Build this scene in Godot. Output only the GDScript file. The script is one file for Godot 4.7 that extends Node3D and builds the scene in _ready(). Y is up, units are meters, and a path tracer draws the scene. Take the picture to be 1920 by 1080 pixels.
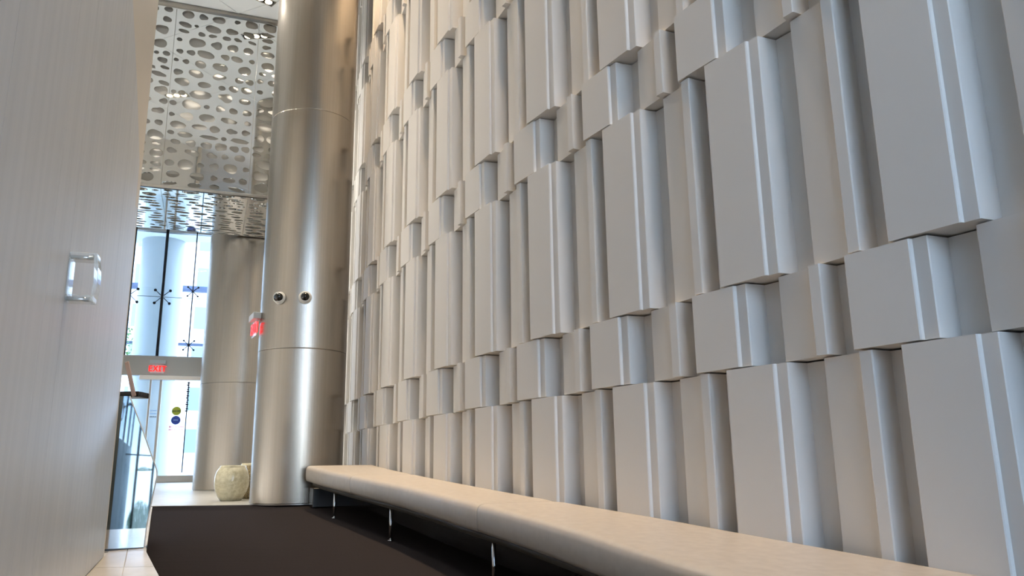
extends Node3D
# Lobby passage: white relief wall with a long bench on the right, steel columns, mirror-polished
# perforated bulkhead and point-fixed glazing beyond. Plan points are (x, depth); world z = -depth.

const EYE := 0.40            # camera height above the upper landing (y = 0)
const SLOPE := 0.0707        # the carpeted ramp falls towards the camera
const KNEE := 8.907          # depth where ramp meets landing
const CEIL := 8.02
const LOW := -1.0            # lowest floor level (behind the camera)
const WALL_B1 := 0.824       # height of the first joint of the relief wall
const ROW_S := 0.3915
const ROW_T := 1.1727

var rng := RandomNumberGenerator.new()
var M := {}
var used := {}
var wall_p := {}

# ---------------------------------------------------------------- helpers
func numbered(n: String) -> String:
	if not used.has(n):
		used[n] = 0
		return n
	used[n] += 1
	return "%s_%03d" % [n, used[n]]

func st_new(smooth := false) -> SurfaceTool:
	var st := SurfaceTool.new()
	st.begin(Mesh.PRIMITIVE_TRIANGLES)
	st.set_smooth_group(0 if smooth else -1)
	return st

func tri(st: SurfaceTool, a: Vector3, b: Vector3, c: Vector3) -> void:
	st.add_vertex(a); st.add_vertex(b); st.add_vertex(c)

func quad(st: SurfaceTool, a: Vector3, b: Vector3, c: Vector3, d: Vector3) -> void:
	tri(st, a, b, c); tri(st, a, c, d)

func uvquad(st: SurfaceTool, a: Vector3, b: Vector3, c: Vector3, d: Vector3, r: Rect2) -> void:
	var ps = [a, b, c, a, c, d]
	var us = [r.position, Vector2(r.end.x, r.position.y), r.end, r.position, r.end, Vector2(r.position.x, r.end.y)]
	for i in 6:
		st.set_uv(us[i]); st.add_vertex(ps[i])

func mesh_of(st: SurfaceTool) -> ArrayMesh:
	st.generate_normals()
	return st.commit()

# box with chamfered edges, between two corners
func box(st: SurfaceTool, lo: Vector3, hi: Vector3, ch := 0.0, xf := Transform3D.IDENTITY) -> void:
	var c: Vector3 = (lo + hi) / 2.0
	var h: Vector3 = (hi - lo) / 2.0
	ch = min(ch, min(h.x, min(h.y, h.z)) * 0.9)
	if ch <= 0.0:
		var v := []
		for i in 8:
			v.append(xf * (c + Vector3(h.x * (1 if i & 1 else -1), h.y * (1 if i & 2 else -1), h.z * (1 if i & 4 else -1))))
		for f in [[0, 2, 3, 1], [5, 7, 6, 4], [4, 6, 2, 0], [1, 3, 7, 5], [2, 6, 7, 3], [4, 0, 1, 5]]:
			quad(st, v[f[0]], v[f[1]], v[f[2]], v[f[3]])
		return
	var pt := func(sx, sy, sz, ax) -> Vector3:
		var d := Vector3(h.x - ch, h.y - ch, h.z - ch)
		d[ax] = h[ax]
		return xf * (c + Vector3(d.x * sx, d.y * sy, d.z * sz))
	for ax in 3:
		var b: int = (ax + 1) % 3
		var e: int = (ax + 2) % 3
		for s in [-1, 1]:
			var q := []
			for k in [[-1, -1], [1, -1], [1, 1], [-1, 1]]:
				var g := Vector3.ZERO
				g[ax] = s; g[b] = k[0]; g[e] = k[1]
				q.append(pt.call(g.x, g.y, g.z, ax))
			if s > 0: quad(st, q[3], q[2], q[1], q[0])
			else: quad(st, q[0], q[1], q[2], q[3])
		for s in [-1, 1]:
			for t in [-1, 1]:
				var g0 := Vector3.ZERO
				g0[b] = s; g0[e] = t
				var g1 := g0
				g0[ax] = -1; g1[ax] = 1
				quad(st, pt.call(g0.x, g0.y, g0.z, b), pt.call(g1.x, g1.y, g1.z, b), pt.call(g1.x, g1.y, g1.z, e), pt.call(g0.x, g0.y, g0.z, e))
	for sx in [-1, 1]:
		for sy in [-1, 1]:
			for sz in [-1, 1]:
				tri(st, pt.call(sx, sy, sz, 0), pt.call(sx, sy, sz, 1), pt.call(sx, sy, sz, 2))

func tube(st: SurfaceTool, a: Vector3, b: Vector3, r0: float, r1 := -1.0, n := 12, caps := true) -> void:
	if r1 < 0.0: r1 = r0
	var d := (b - a).normalized()
	var u := d.cross(Vector3.UP if absf(d.y) < 0.9 else Vector3.RIGHT).normalized()
	var v := d.cross(u)
	for i in n:
		var t0 := TAU * i / n
		var t1 := TAU * (i + 1) / n
		var p := u * cos(t0) + v * sin(t0)
		var q := u * cos(t1) + v * sin(t1)
		quad(st, a + p * r0, a + q * r0, b + q * r1, b + p * r1)
		if caps:
			tri(st, a, a + q * r0, a + p * r0)
			tri(st, b, b + p * r1, b + q * r1)

# revolve [radius, height] about y; uv: u round, v up
func lathe(st: SurfaceTool, prof: Array, n := 32, wob := 0.0) -> void:
	for i in n:
		for k in prof.size() - 1:
			var ps := []
			var us := []
			for c in [[i, k], [i, k + 1], [i + 1, k + 1], [i + 1, k]]:
				var t: float = TAU * float(c[0] % n) / n
				var r: float = prof[c[1]][0] * (1.0 + wob * sin(3.0 * t + 1.3 * c[1]) + wob * 0.6 * sin(5.0 * t - 0.7 * c[1]))
				ps.append(Vector3(cos(t) * r, prof[c[1]][1], sin(t) * r))
				us.append(Vector2(float(c[0]) / n * 6.0, prof[c[1]][1]))
			for j in [0, 1, 2, 0, 2, 3]:
				st.set_uv(us[j]); st.add_vertex(ps[j])

func obj(called: String, m: Mesh, mat: Material, parent: Node = self, at := Transform3D.IDENTITY) -> MeshInstance3D:
	var o := MeshInstance3D.new()
	o.mesh = m
	o.material_override = mat
	o.cast_shadow = GeometryInstance3D.SHADOW_CASTING_SETTING_ON
	o.transform = at
	if parent == self:
		o.name = numbered(called)
		add_child(o)
	else:
		o.name = called
		parent.add_child(o, true)
	return o

func thing(called: String, label: String, category: String, at := Transform3D.IDENTITY, group := "") -> Node3D:
	var o := Node3D.new()
	o.name = numbered(called)
	add_child(o)
	o.transform = at
	tag(o, label, category, group)
	return o

func tag(o: Node3D, label: String, category: String, group := "", kind := "") -> void:
	o.set_meta("label", label)
	o.set_meta("category", category)
	if group != "": o.set_meta("group", group)
	if kind != "": o.set_meta("kind", kind)

func setting(called: String, label: String, category: String, at := Transform3D.IDENTITY) -> Node3D:
	var o := thing(called, label, category, at)
	o.set_meta("kind", "structure")
	return o

func W(p: Vector2, y := 0.0) -> Vector3:
	return Vector3(p.x, y, -p.y)

func floor_y(depth: float) -> float:
	if depth >= KNEE: return 0.0
	return max(LOW, -SLOPE * (KNEE - depth))

func frame_at(p: Vector2, y: float, turn_deg: float) -> Transform3D:
	return Transform3D(Basis(Vector3.UP, deg_to_rad(turn_deg)), W(p, y))

# ---------------------------------------------------------------- materials
func mat(c: Color, rough := 0.6, metal := 0.0) -> StandardMaterial3D:
	var m := StandardMaterial3D.new()
	m.albedo_color = c
	m.roughness = rough
	m.metallic = metal
	return m

func noise_tex(freq: float, lo: Color, hi: Color, sd: int, oct := 4, size := Vector2i(512, 512), kind := FastNoiseLite.TYPE_SIMPLEX_SMOOTH) -> ImageTexture:
	var n := FastNoiseLite.new()
	n.noise_type = kind
	n.frequency = freq
	n.seed = sd
	n.fractal_octaves = oct
	var im := Image.create(size.x, size.y, false, Image.FORMAT_RGB8)
	for y in size.y:
		for x in size.x:
			# wrap by blending opposite edges
			var fx := float(x) / size.x
			var a := n.get_noise_2d(x, y) * (1.0 - fx) + n.get_noise_2d(x - size.x, y) * fx
			im.set_pixel(x, y, lo.lerp(hi, clampf(a * 0.9 + 0.5, 0.0, 1.0)))
	im.generate_mipmaps()
	return ImageTexture.create_from_image(im)

# vertical streaks: noise that changes fast across and slowly along
func streak_tex(lo: Color, hi: Color, sd: int, along := 0.02) -> ImageTexture:
	var n := FastNoiseLite.new()
	n.frequency = 0.05
	n.seed = sd
	n.fractal_octaves = 4
	var im := Image.create(512, 256, false, Image.FORMAT_RGB8)
	for y in 256:
		for x in 512:
			var fx := x / 512.0
			var a := n.get_noise_2d(x, y * along) * (1.0 - fx) + n.get_noise_2d(x - 512, y * along) * fx
			im.set_pixel(x, y, lo.lerp(hi, clampf(a + 0.5, 0.0, 1.0)))
	im.generate_mipmaps()
	return ImageTexture.create_from_image(im)

func make_materials() -> void:
	var paint := mat(Color(0.86, 0.845, 0.82), 0.55)
	M.paint = paint
	M.ceiling = mat(Color(0.88, 0.89, 0.89), 0.7)
	var lw := mat(Color(1, 1, 1), 0.38)
	lw.albedo_texture = streak_tex(Color(0.71, 0.73, 0.75), Color(0.76, 0.775, 0.79), 5)
	lw.uv1_triplanar = true
	lw.uv1_world_triplanar = true
	lw.uv1_scale = Vector3(0.4, 0.2, 0.4)
	M.left = lw
	M.left_warm_lit = mat(Color(0.80, 0.77, 0.72), 0.45)  # beige puts the warm light on the turned end strip into its colour
	var carpet := mat(Color(1, 1, 1), 0.98)
	carpet.albedo_texture = noise_tex(0.22, Color(0.13, 0.12, 0.122), Color(0.215, 0.198, 0.198), 3, 3)
	carpet.uv1_triplanar = true
	carpet.uv1_world_triplanar = true
	carpet.uv1_scale = Vector3(1.6, 1.6, 1.6)
	carpet.metallic_specular = 0.08
	M.carpet = carpet
	var tile := mat(Color(1, 1, 1), 0.34)
	tile.albedo_texture = noise_tex(0.012, Color(0.66, 0.64, 0.59), Color(0.74, 0.72, 0.68), 8)
	tile.uv1_triplanar = true
	tile.uv1_world_triplanar = true
	tile.uv1_scale = Vector3(0.5, 0.5, 0.5)
	M.tile = tile
	var steel := mat(Color(1, 1, 1), 0.27, 1.0)
	steel.albedo_texture = streak_tex(Color(0.655, 0.62, 0.575), Color(0.695, 0.66, 0.615), 12, 0.01)
	steel.anisotropy_enabled = true
	steel.anisotropy = 0.7
	M.steel = steel
	M.steel_band = mat(Color(0.62, 0.60, 0.57), 0.3, 1.0)
	M.chrome = mat(Color(0.80, 0.80, 0.80), 0.08, 1.0)
	M.mirror = mat(Color(0.92, 0.93, 0.93), 0.03, 1.0)
	M.dark_mirror = mat(Color(0.42, 0.47, 0.50), 0.03, 1.0)
	M.backing = mat(Color(0.74, 0.72, 0.68), 0.8)
	M.dark_metal = mat(Color(0.09, 0.09, 0.10), 0.4, 0.6)
	M.black = mat(Color(0.03, 0.03, 0.035), 0.35)
	var leather := mat(Color(1, 1, 1), 0.42)
	leather.albedo_texture = noise_tex(0.02, Color(0.68, 0.645, 0.60), Color(0.73, 0.695, 0.65), 21)
	leather.uv1_triplanar = true
	leather.uv1_world_triplanar = true
	leather.uv1_scale = Vector3(1.2, 1.2, 1.2)
	M.leather = leather
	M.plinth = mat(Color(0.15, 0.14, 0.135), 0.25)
	M.under = mat(Color(0.30, 0.28, 0.26), 0.6)
	var glass := mat(Color(0.80, 0.93, 0.97, 0.10), 0.02)
	glass.transparency = BaseMaterial3D.TRANSPARENCY_ALPHA
	M.glass = glass
	var acr := mat(Color(0.90, 0.95, 0.96, 0.22), 0.03)
	acr.transparency = BaseMaterial3D.TRANSPARENCY_ALPHA
	M.acrylic = acr
	var glaze := mat(Color(1, 1, 1), 0.14)
	glaze.albedo_texture = noise_tex(0.015, Color(0.72, 0.68, 0.55), Color(0.90, 0.87, 0.75), 31, 5)
	glaze.uv1_triplanar = true
	glaze.uv1_scale = Vector3(2.2, 2.2, 2.2)
	M.glaze = glaze
	var crackle := mat(Color(1, 1, 1), 0.4)
	crackle.albedo_texture = noise_tex(0.045, Color(0.22, 0.18, 0.12), Color(0.80, 0.72, 0.52), 33, 3)
	crackle.uv1_triplanar = true
	crackle.uv1_scale = Vector3(2.5, 2.5, 2.5)
	M.crackle = crackle
	M.sign_grey = mat(Color(0.62, 0.63, 0.62), 0.5)
	var red := mat(Color(0.8, 0.10, 0.08), 0.4)
	red.emission_enabled = true
	red.emission = Color(1.0, 0.10, 0.07)
	red.emission_energy_multiplier = 1.6
	M.red = red
	var lampm := mat(Color(1, 0.95, 0.85), 0.4)
	lampm.emission_enabled = true
	lampm.emission = Color(1.0, 0.93, 0.80)
	lampm.emission_energy_multiplier = 6.0
	M.lamp = lampm
	M.white_plastic = mat(Color(0.82, 0.81, 0.78), 0.35)
	M.dome = mat(Color(0.05, 0.05, 0.05), 0.06)
	M.facade = mat(Color(0.92, 0.93, 0.93), 0.8)
	M.facade_glass = mat(Color(0.45, 0.55, 0.60), 0.15)
	M.concrete = mat(Color(0.80, 0.80, 0.79), 0.85)
	M.ext_col = mat(Color(0.66, 0.69, 0.70), 0.5)
	M.ext_beam = mat(Color(0.30, 0.34, 0.46), 0.5)
	var leaf := mat(Color(0.30, 0.46, 0.16), 0.7)
	leaf.backlight_enabled = true
	leaf.backlight = Color(0.25, 0.35, 0.1)
	M.leaf = leaf
	M.bark = mat(Color(0.30, 0.24, 0.19), 0.9)
	M.board = mat(Color(0.62, 0.52, 0.47), 0.6)
	M.lime = mat(Color(0.55, 0.58, 0.12), 0.5)
	M.lime_dark = mat(Color(0.22, 0.27, 0.05), 0.5)
	M.blue = mat(Color(0.10, 0.20, 0.52), 0.5)
	M.pale = mat(Color(0.55, 0.68, 0.85), 0.5)
	M.pink = mat(Color(0.85, 0.35, 0.36), 0.5)
	M.ink = mat(Color(0.10, 0.12, 0.16), 0.5)

# ---------------------------------------------------------------- relief wall
func build_wall_points() -> void:
	wall_p = {1: Vector2(-0.2955, 5.9895), 2: Vector2(0.117, 5.195), 3: Vector2(0.559, 4.427), 4: Vector2(0.998, 3.654), 5: Vector2(1.446, 2.885)}
	var h := 27.6
	var a: Vector2 = wall_p[1]
	for m in range(0, -8, -1):
		h -= 1.25
		a -= 0.89 * Vector2(sin(deg_to_rad(h)), -cos(deg_to_rad(h)))
		wall_p[m] = a
	a = wall_p[5]
	h = 30.3
	for m in range(6, 19):
		a += 0.89 * Vector2(sin(deg_to_rad(h)), -cos(deg_to_rad(h)))
		wall_p[m] = a

func wall_at(m: float) -> Vector2:
	var i := int(floor(m))
	i = clampi(i, -7, 17)
	return (wall_p[i] as Vector2).lerp(wall_p[i + 1], m - i)

func wall_dir(m: float) -> Vector2:
	return (wall_at(m + 0.5) - wall_at(m - 0.5)).normalized()

func wall_out(m: float) -> Vector2:   # towards the passage
	var d := wall_dir(m)
	return Vector2(d.y, -d.x)

# profile of one panel in plan: x along the wall (towards the viewer), y depth behind the front face
func relief_profile() -> PackedVector2Array:
	return PackedVector2Array([
		Vector2(0.001, 0.004), Vector2(0.005, 0.0), Vector2(0.280, 0.0), Vector2(0.285, 0.004), Vector2(0.289, 0.017), Vector2(0.343, 0.018), Vector2(0.347, 0.022),
		Vector2(0.362, 0.126), Vector2(0.497, 0.128), Vector2(0.502, 0.062), Vector2(0.506, 0.058), Vector2(0.698, 0.044),
		Vector2(0.704, 0.014), Vector2(0.708, 0.010), Vector2(0.758, 0.011), Vector2(0.763, 0.015), Vector2(0.770, 0.118), Vector2(0.889, 0.118), Vector2(0.889, 0.20), Vector2(0.001, 0.20)])

func relief_mesh(h: float) -> ArrayMesh:
	var pr := relief_profile()
	var st := st_new()
	var n := pr.size()
	for i in n:
		var a := pr[i]
		var b := pr[(i + 1) % n]
		quad(st, Vector3(a.x, 0, -a.y), Vector3(a.x, h, -a.y), Vector3(b.x, h, -b.y), Vector3(b.x, 0, -b.y))
	var idx := Geometry2D.triangulate_polygon(pr)
	for k in range(0, idx.size(), 3):
		for y in [0.0, h]:
			var p := []
			for j in 3:
				var v := pr[idx[k + j]]
				p.append(Vector3(v.x, y, -v.y))
			tri(st, p[0], p[1], p[2])
	return mesh_of(st)

func build_relief_wall() -> void:
	var wall := setting("wall_right", "white relief wall of stacked stepped panels rising behind the long bench", "wall")
	var tall := relief_mesh(ROW_T - 0.008)
	var short := relief_mesh(ROW_S - 0.008)
	var levels := []       # [y0, height, short?]
	levels.append([WALL_B1 - ROW_T, ROW_T, false])
	var y := WALL_B1
	while y < CEIL - 0.05:
		levels.append([y, ROW_S, true])
		y += ROW_S
		if y >= CEIL - 0.05: break
		var h: float = min(ROW_T, CEIL - 0.01 - y)
		levels.append([y, h, false])
		y += h
	var special := {}
	for m in range(-6, 17):
		for lv in levels:
			var off: float = -0.2 / 0.89 if lv[2] else 0.0
			var a := wall_at(m + off)
			var b := wall_at(m + off + 1.0)
			var d := (b - a)
			var sx := d.length() / 0.89
			var mesh: ArrayMesh = short if lv[2] else tall
			var y0: float = lv[0]
			var h: float = lv[1]
			if lv == levels[0]:
				y0 = floor_y(min(a.y, b.y)) + 0.002
				h = WALL_B1 - y0
			if not lv[2] and absf(h - ROW_T) > 0.002:
				var key := snappedf(h, 0.001)
				if not special.has(key): special[key] = relief_mesh(h - 0.008)
				mesh = special[key]
			var ex := Vector3(d.x, 0, -d.y).normalized()
			var ez := ex.cross(Vector3.UP)
			obj("relief_panel", mesh, M.paint, wall, Transform3D(Basis(ex * sx, Vector3.UP, ez), W(a, y0)))
	# solid core behind the panels
	var st := st_new()
	for m in range(-6, 17):
		var a0 := wall_at(m); var b0 := wall_at(m + 1.0)
		var a1 := a0 - wall_out(m) * 0.215; var b1 := b0 - wall_out(m + 1.0) * 0.215
		var a2 := a0 - wall_out(m) * 0.45; var b2 := b0 - wall_out(m + 1.0) * 0.45
		quad(st, W(a1, LOW), W(a1, CEIL), W(b1, CEIL), W(b1, LOW))
		quad(st, W(a2, LOW), W(b2, LOW), W(b2, CEIL), W(a2, CEIL))
		quad(st, W(a1, CEIL), W(a2, CEIL), W(b2, CEIL), W(b1, CEIL))
		quad(st, W(a1, LOW), W(b1, LOW), W(b2, LOW), W(a2, LOW))
	obj("core", mesh_of(st), M.paint, wall)

# ---------------------------------------------------------------- left wall
func left_x(z: float) -> float:
	var x: float = -2.738 - 0.347 * (z - 5.229)
	if z < 2.0: x += 0.015 * (2.0 - z) * (2.0 - z)
	return x

func left_top(z: float) -> float:
	var c: float = maxf(0.0, 5.88 - z)
	return min(CEIL - 0.01, EYE + 2.2 + (-0.85 + sqrt(0.7225 + 1.4 * c)) / 0.7)

func build_left_wall() -> void:
	var wall := setting("wall_left", "smooth pale grey boarded wall with faint vertical streaks and a curved seam", "wall")
	var cuts := [5.878, 5.2, 4.58, 3.82, 3.45, 2.6, 1.8, 0.9, 0.0, -1.0, -2.2, -3.6]
	for i in cuts.size() - 1:
		var z0: float = cuts[i] - 0.0012
		var z1: float = cuts[i + 1] + 0.0012
		var st := st_new()
		var steps := 6
		for k in steps:
			var za: float = lerpf(z0, z1, float(k) / steps)
			var zb: float = lerpf(z0, z1, float(k + 1) / steps)
			var fa := Vector2(left_x(za), za); var fb := Vector2(left_x(zb), zb)
			var nrm := Vector2(-0.94, -0.33) * 0.018
			var ya := floor_y(za) ; var yb := floor_y(zb)
			var ta := left_top(za) ; var tb := left_top(zb)
			quad(st, W(fa, ya), W(fb, yb), W(fb, tb), W(fa, ta))
			quad(st, W(fa, ta), W(fb, tb), W(fb + nrm, tb), W(fa + nrm, ta))
			if k == 0: quad(st, W(fa, ya), W(fa, ta), W(fa + nrm, ta), W(fa + nrm, ya))
			if k == steps - 1: quad(st, W(fb, yb), W(fb + nrm, yb), W(fb + nrm, tb), W(fb, tb))
		obj("wall_board", mesh_of(st), M.left, wall)
	# upper end leaf, set 12 mm behind the boards and turned a little towards the passage
	var s2 := st_new()
	var e0 := Vector2(left_x(5.882) + 0.004, 5.882)
	var prev := e0
	for k in 8:
		var z: float = lerpf(5.882, 1.5, (k + 1) / 8.0)
		var nx := Vector2(left_x(z) - 0.012, z - 0.004)
		quad(s2, W(prev, EYE + 2.0), W(nx, EYE + 2.0), W(nx, CEIL), W(prev, CEIL))
		prev = nx
	quad(s2, W(e0, floor_y(5.9)), W(e0, CEIL), W(e0 + Vector2(-0.10, 0.015), CEIL), W(e0 + Vector2(-0.10, 0.015), floor_y(5.9)))
	quad(s2, W(e0, floor_y(5.9)), W(e0, EYE + 2.1), W(e0 + Vector2(-0.01, -0.02), EYE + 2.1), W(e0 + Vector2(-0.01, -0.02), floor_y(5.9)))
	obj("end_leaf", mesh_of(s2), M.left_warm_lit, wall)
	# body of the wall behind
	var s3 := st_new()
	var zz := [5.87, 4.0, 2.0, 0.0, -2.0, -3.6]
	for i in zz.size() - 1:
		var a := Vector2(left_x(zz[i]) - 0.03, zz[i]); var b := Vector2(left_x(zz[i + 1]) - 0.03, zz[i + 1])
		var a2 := a + Vector2(-0.3, -0.1); var b2 := b + Vector2(-0.3, -0.1)
		quad(s3, W(a, LOW), W(b, LOW), W(b, CEIL), W(a, CEIL))
		quad(s3, W(a2, LOW), W(a2, CEIL), W(b2, CEIL), W(b2, LOW))
		quad(s3, W(a, CEIL), W(b, CEIL), W(b2, CEIL), W(a2, CEIL))
	obj("core", mesh_of(s3), M.left_warm_lit, wall)

# ---------------------------------------------------------------- floor
func carpet_left(z: float) -> float:
	if z > 6.1: return lerpf(-2.756, -3.975, (z - 6.1) / (KNEE - 0.06 - 6.1))
	if z > 4.0: return -2.25 - 0.562 * (z - 5.2)
	return -1.576 - 0.42 * (z - 4.0)

func build_floor() -> void:
	var fl := setting("floor", "polished off white stone floor of the upper landing beyond the carpet", "floor")
	var st := st_new()
	box(st, Vector3(-15.1, -0.3, -25.2), Vector3(0.6, 0.0, -KNEE))
	obj("slab", mesh_of(st), M.tile, fl)
	# ramp body under carpet and tile strip
	st = st_new()
	for seg in [[KNEE, -5.236], [-5.236, -9.5]]:
		var a0 := Vector3(-6, floor_y(seg[0]) - 0.012, -seg[0]); var a1 := Vector3(9, floor_y(seg[0]) - 0.012, -seg[0])
		var b0 := Vector3(-6, floor_y(seg[1]) - 0.012, -seg[1]); var b1 := Vector3(9, floor_y(seg[1]) - 0.012, -seg[1])
		quad(st, a0, a1, b1, b0)
		var dn := Vector3(0, -0.3, 0)
		quad(st, a0 + dn, b0 + dn, b1 + dn, a1 + dn)
		quad(st, b0, b1, b1 + dn, b0 + dn)
		quad(st, a0, b0, b0 + dn, a0 + dn)
		quad(st, a1, a1 + dn, b1 + dn, b1)
	obj("ramp_bed", mesh_of(st), M.concrete, fl)
	# stone tiles of the strip beside the left wall
	var z := 8.6
	var k := 0
	while z > -4.0:
		var z1 := z - 0.62
		for c in 2:
			var q := []
			for e in [[z, 0], [z, 1], [z1, 1], [z1, 0]]:
				var zz: float = e[0] + (-0.003 if e[0] == z else 0.003)
				var x0: float = left_x(zz) + 0.002 if zz < 6.1 else left_x(6.1) - 0.435 * (zz - 6.1)
				var x1 := carpet_left(zz) - 0.004
				var f: float = [0.0, 0.5, 1.0][c + e[1]]
				q.append(Vector3(lerpf(x0, x1, f) + (0.003 if e[1] == 0 else -0.003), floor_y(zz), -zz))
			st = st_new()
			var dn2 := Vector3(0, -0.012, 0)
			quad(st, q[0], q[1], q[2], q[3])
			for i in 4:
				quad(st, q[i], q[i] + dn2, q[(i + 1) % 4] + dn2, q[(i + 1) % 4])
			obj("floor_tile", mesh_of(st), M.tile, fl)
		z = z1
		k += 1
	# carpet
	st = st_new(true)
	var prev := []
	var zs := []
	for i in 40: zs.append(lerpf(KNEE - 0.05, -9.0, i / 39.0))
	for zc in zs:
		var xl := carpet_left(zc)
		var xr := 0.0
		# right edge just inside the relief wall
		for m in range(-6, 17):
			var a := wall_at(m); var b := wall_at(m + 1.0)
			if a.y >= zc and b.y < zc:
				xr = lerpf(a.x, b.x, (a.y - zc) / (a.y - b.y)) - 0.01
		var cur := [Vector3(xl, floor_y(zc) + 0.001, -zc), Vector3(xr, floor_y(zc) + 0.001, -zc)]
		if prev.size() > 0:
			quad(st, prev[0], prev[1], cur[1], cur[0])
			var d3 := Vector3(0, -0.012, 0)
			quad(st, prev[0], cur[0], cur[0] + d3, prev[0] + d3)
		else:
			var d4 := Vector3(0, -0.012, 0)
			quad(st, cur[0], cur[1], cur[1] + d4, cur[0] + d4)
		prev = cur
	var c := obj("carpet", mesh_of(st), M.carpet)
	tag(c, "dark brown grey carpet covering the ramp between tile strip and bench", "carpet", "", "structure")

# ---------------------------------------------------------------- ceiling and enclosing shell
func build_shell() -> void:
	var ce := setting("ceiling", "white ceiling of large flush panels with thin dark joints", "ceiling")
	var st := st_new()
	box(st, Vector3(-16, CEIL + 0.03, -26), Vector3(12, CEIL + 0.4, 9.5))
	obj("deck", mesh_of(st), M.ceiling, ce)
	# panels laid along the passage direction (30 degrees)
	var bas := Basis(Vector3.UP, deg_to_rad(-24))
	st = st_new()
	box(st, Vector3(-0.996, 0, -0.996), Vector3(0.996, 0.028, 0.996), 0.004)
	var pm := mesh_of(st)
	for i in range(-6, 7):
		for j in range(-8, 8):
			var p: Vector3 = bas * Vector3(i * 2.0 - 1.0, 0, j * 2.0) + Vector3(-1.2, CEIL, -5.0)
			if p.z > 8.6 or p.z < -16.0 or p.x < -12 or p.x > 9: continue
			obj("ceiling_panel", pm, M.ceiling, ce, Transform3D(bas, p))
	# far hall: plain upper ceiling piece, side walls
	st = st_new()
	box(st, Vector3(-15.0, LOW, -5.85), Vector3(-3.06, CEIL, -5.6))
	box(st, Vector3(-15.2, -0.3, -20.9), Vector3(-15.0, CEIL, -5.6))
	var wl := obj("wall_back", mesh_of(st), M.paint)
	tag(wl, "plain white wall enclosing the hall behind the grey boarded wall", "wall", "", "structure")
	st = st_new()
	var r0 := Vector2(-2.62, 11.7); var r1 := Vector2(-2.2, 26.0)
	quad(st, W(r0), W(r0, CEIL), W(r1, CEIL), W(r1))
	quad(st, W(r0 + Vector2(0.3, 0)), W(r1 + Vector2(0.3, 0)), W(r1 + Vector2(0.3, 0), CEIL), W(r0 + Vector2(0.3, 0), CEIL))
	quad(st, W(r0), W(r0 + Vector2(0.3, 0)), W(r0 + Vector2(0.3, 0), CEIL), W(r0, CEIL))
	var wf := obj("wall_far", mesh_of(st), M.paint)
	tag(wf, "plain white side wall of the entrance hall behind the columns", "wall", "", "structure")
	# unseen side glazing added to bring more daylight into the entrance hall
	var ws := setting("window_3", "tall added glazing that brightens the entrance hall, unseen behind the grey wall", "window", Transform3D(Basis(Vector3.UP, PI / 2), Vector3(-15.0, 0, -5.7)))
	for i in range(8, 11):
		st = st_new()
		box(st, Vector3(i * 1.9 - 0.03, 0, -0.05), Vector3(i * 1.9 + 0.03, CEIL, 0.05), 0.006)
		obj("mullion", mesh_of(st), M.dark_metal, ws)
		if i == 10: break
		st = st_new()
		box(st, Vector3(i * 1.9 + 0.035, 0.05, -0.008), Vector3(i * 1.9 + 1.865, CEIL - 0.05, 0.008))
		obj("pane", mesh_of(st), M.glass, ws)
	# unseen glazing added behind the camera to brighten the near relief panels
	var ga := Vector2(left_x(-3.6), -3.6); var gb := Vector2(left_x(-8.2), -8.2)
	var gl := (gb - ga).length()
	var gx := Vector3(gb.x - ga.x, 0, -(gb.y - ga.y)).normalized()
	var wg := setting("window_4", "high added side glazing over white spandrels, brightening the near relief wall", "window", Transform3D(Basis(gx, Vector3.UP, gx.cross(Vector3.UP)), W(ga, LOW)))
	for i in 4:
		var x0: float = gl * i / 3.0
		st = st_new()
		box(st, Vector3(x0 - 0.03, 0, -0.05), Vector3(x0 + 0.03, CEIL - LOW, 0.05), 0.006)
		obj("mullion", mesh_of(st), M.dark_metal, wg)
		if i == 3: break
		st = st_new()
		box(st, Vector3(x0 + 0.03, 0.0, -0.06), Vector3(x0 + gl / 3.0 - 0.03, 3.0, 0.06), 0.006)
		obj("spandrel", mesh_of(st), M.paint, wg)
		st = st_new()
		box(st, Vector3(x0 + 0.035, 3.02, -0.008), Vector3(x0 + gl / 3.0 - 0.035, CEIL - LOW - 0.05, 0.008))
		obj("pane", mesh_of(st), M.glass, wg)
	# window behind the camera, closing the passage
	var wi := setting("window_2", "tall glazed end of the passage with dark slender mullions", "window", frame_at(Vector2(4.55, -7.3), LOW, -30))
	st = st_new()
	var hh := CEIL - LOW
	for x in [-3.2, -1.6, 0.0, 1.6, 3.2]:
		st = st_new()
		box(st, Vector3(x - 0.035, 0, -0.06), Vector3(x + 0.035, hh, 0.06), 0.006)
		obj("mullion", mesh_of(st), M.dark_metal, wi)
	for yy in [0.05, 2.4, 5.0, hh - 0.06]:
		st = st_new()
		box(st, Vector3(-3.2, yy - 0.04, -0.05), Vector3(3.2, yy + 0.04, 0.05), 0.006)
		obj("transom", mesh_of(st), M.dark_metal, wi)
	for i in 4:
		st = st_new()
		box(st, Vector3(-3.2 + i * 1.6 + 0.04, 0.1, -0.008), Vector3(-1.6 + i * 1.6 - 0.04, hh - 0.12, 0.008))
		obj("pane", mesh_of(st), M.glass, wi)

# ---------------------------------------------------------------- bench
func bench_w(m: float) -> float:
	var t := [[-3.0, 0.74], [-1.7, 0.656], [-0.65, 0.57], [0.75, 0.50], [2.3, 0.54], [3.6, 0.65], [4.75, 0.79], [6.5, 0.82]]
	for i in t.size() - 1:
		if m <= t[i + 1][0]:
			var f: float = clampf((m - t[i][0]) / (t[i + 1][0] - t[i][0]), 0, 1)
			var p0: float = t[maxi(i - 1, 0)][1]
			var p3: float = t[mini(i + 2, t.size() - 1)][1]
			return cubic_interpolate(t[i][1], t[i + 1][1], p0, p3, f)
	return 0.82

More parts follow.
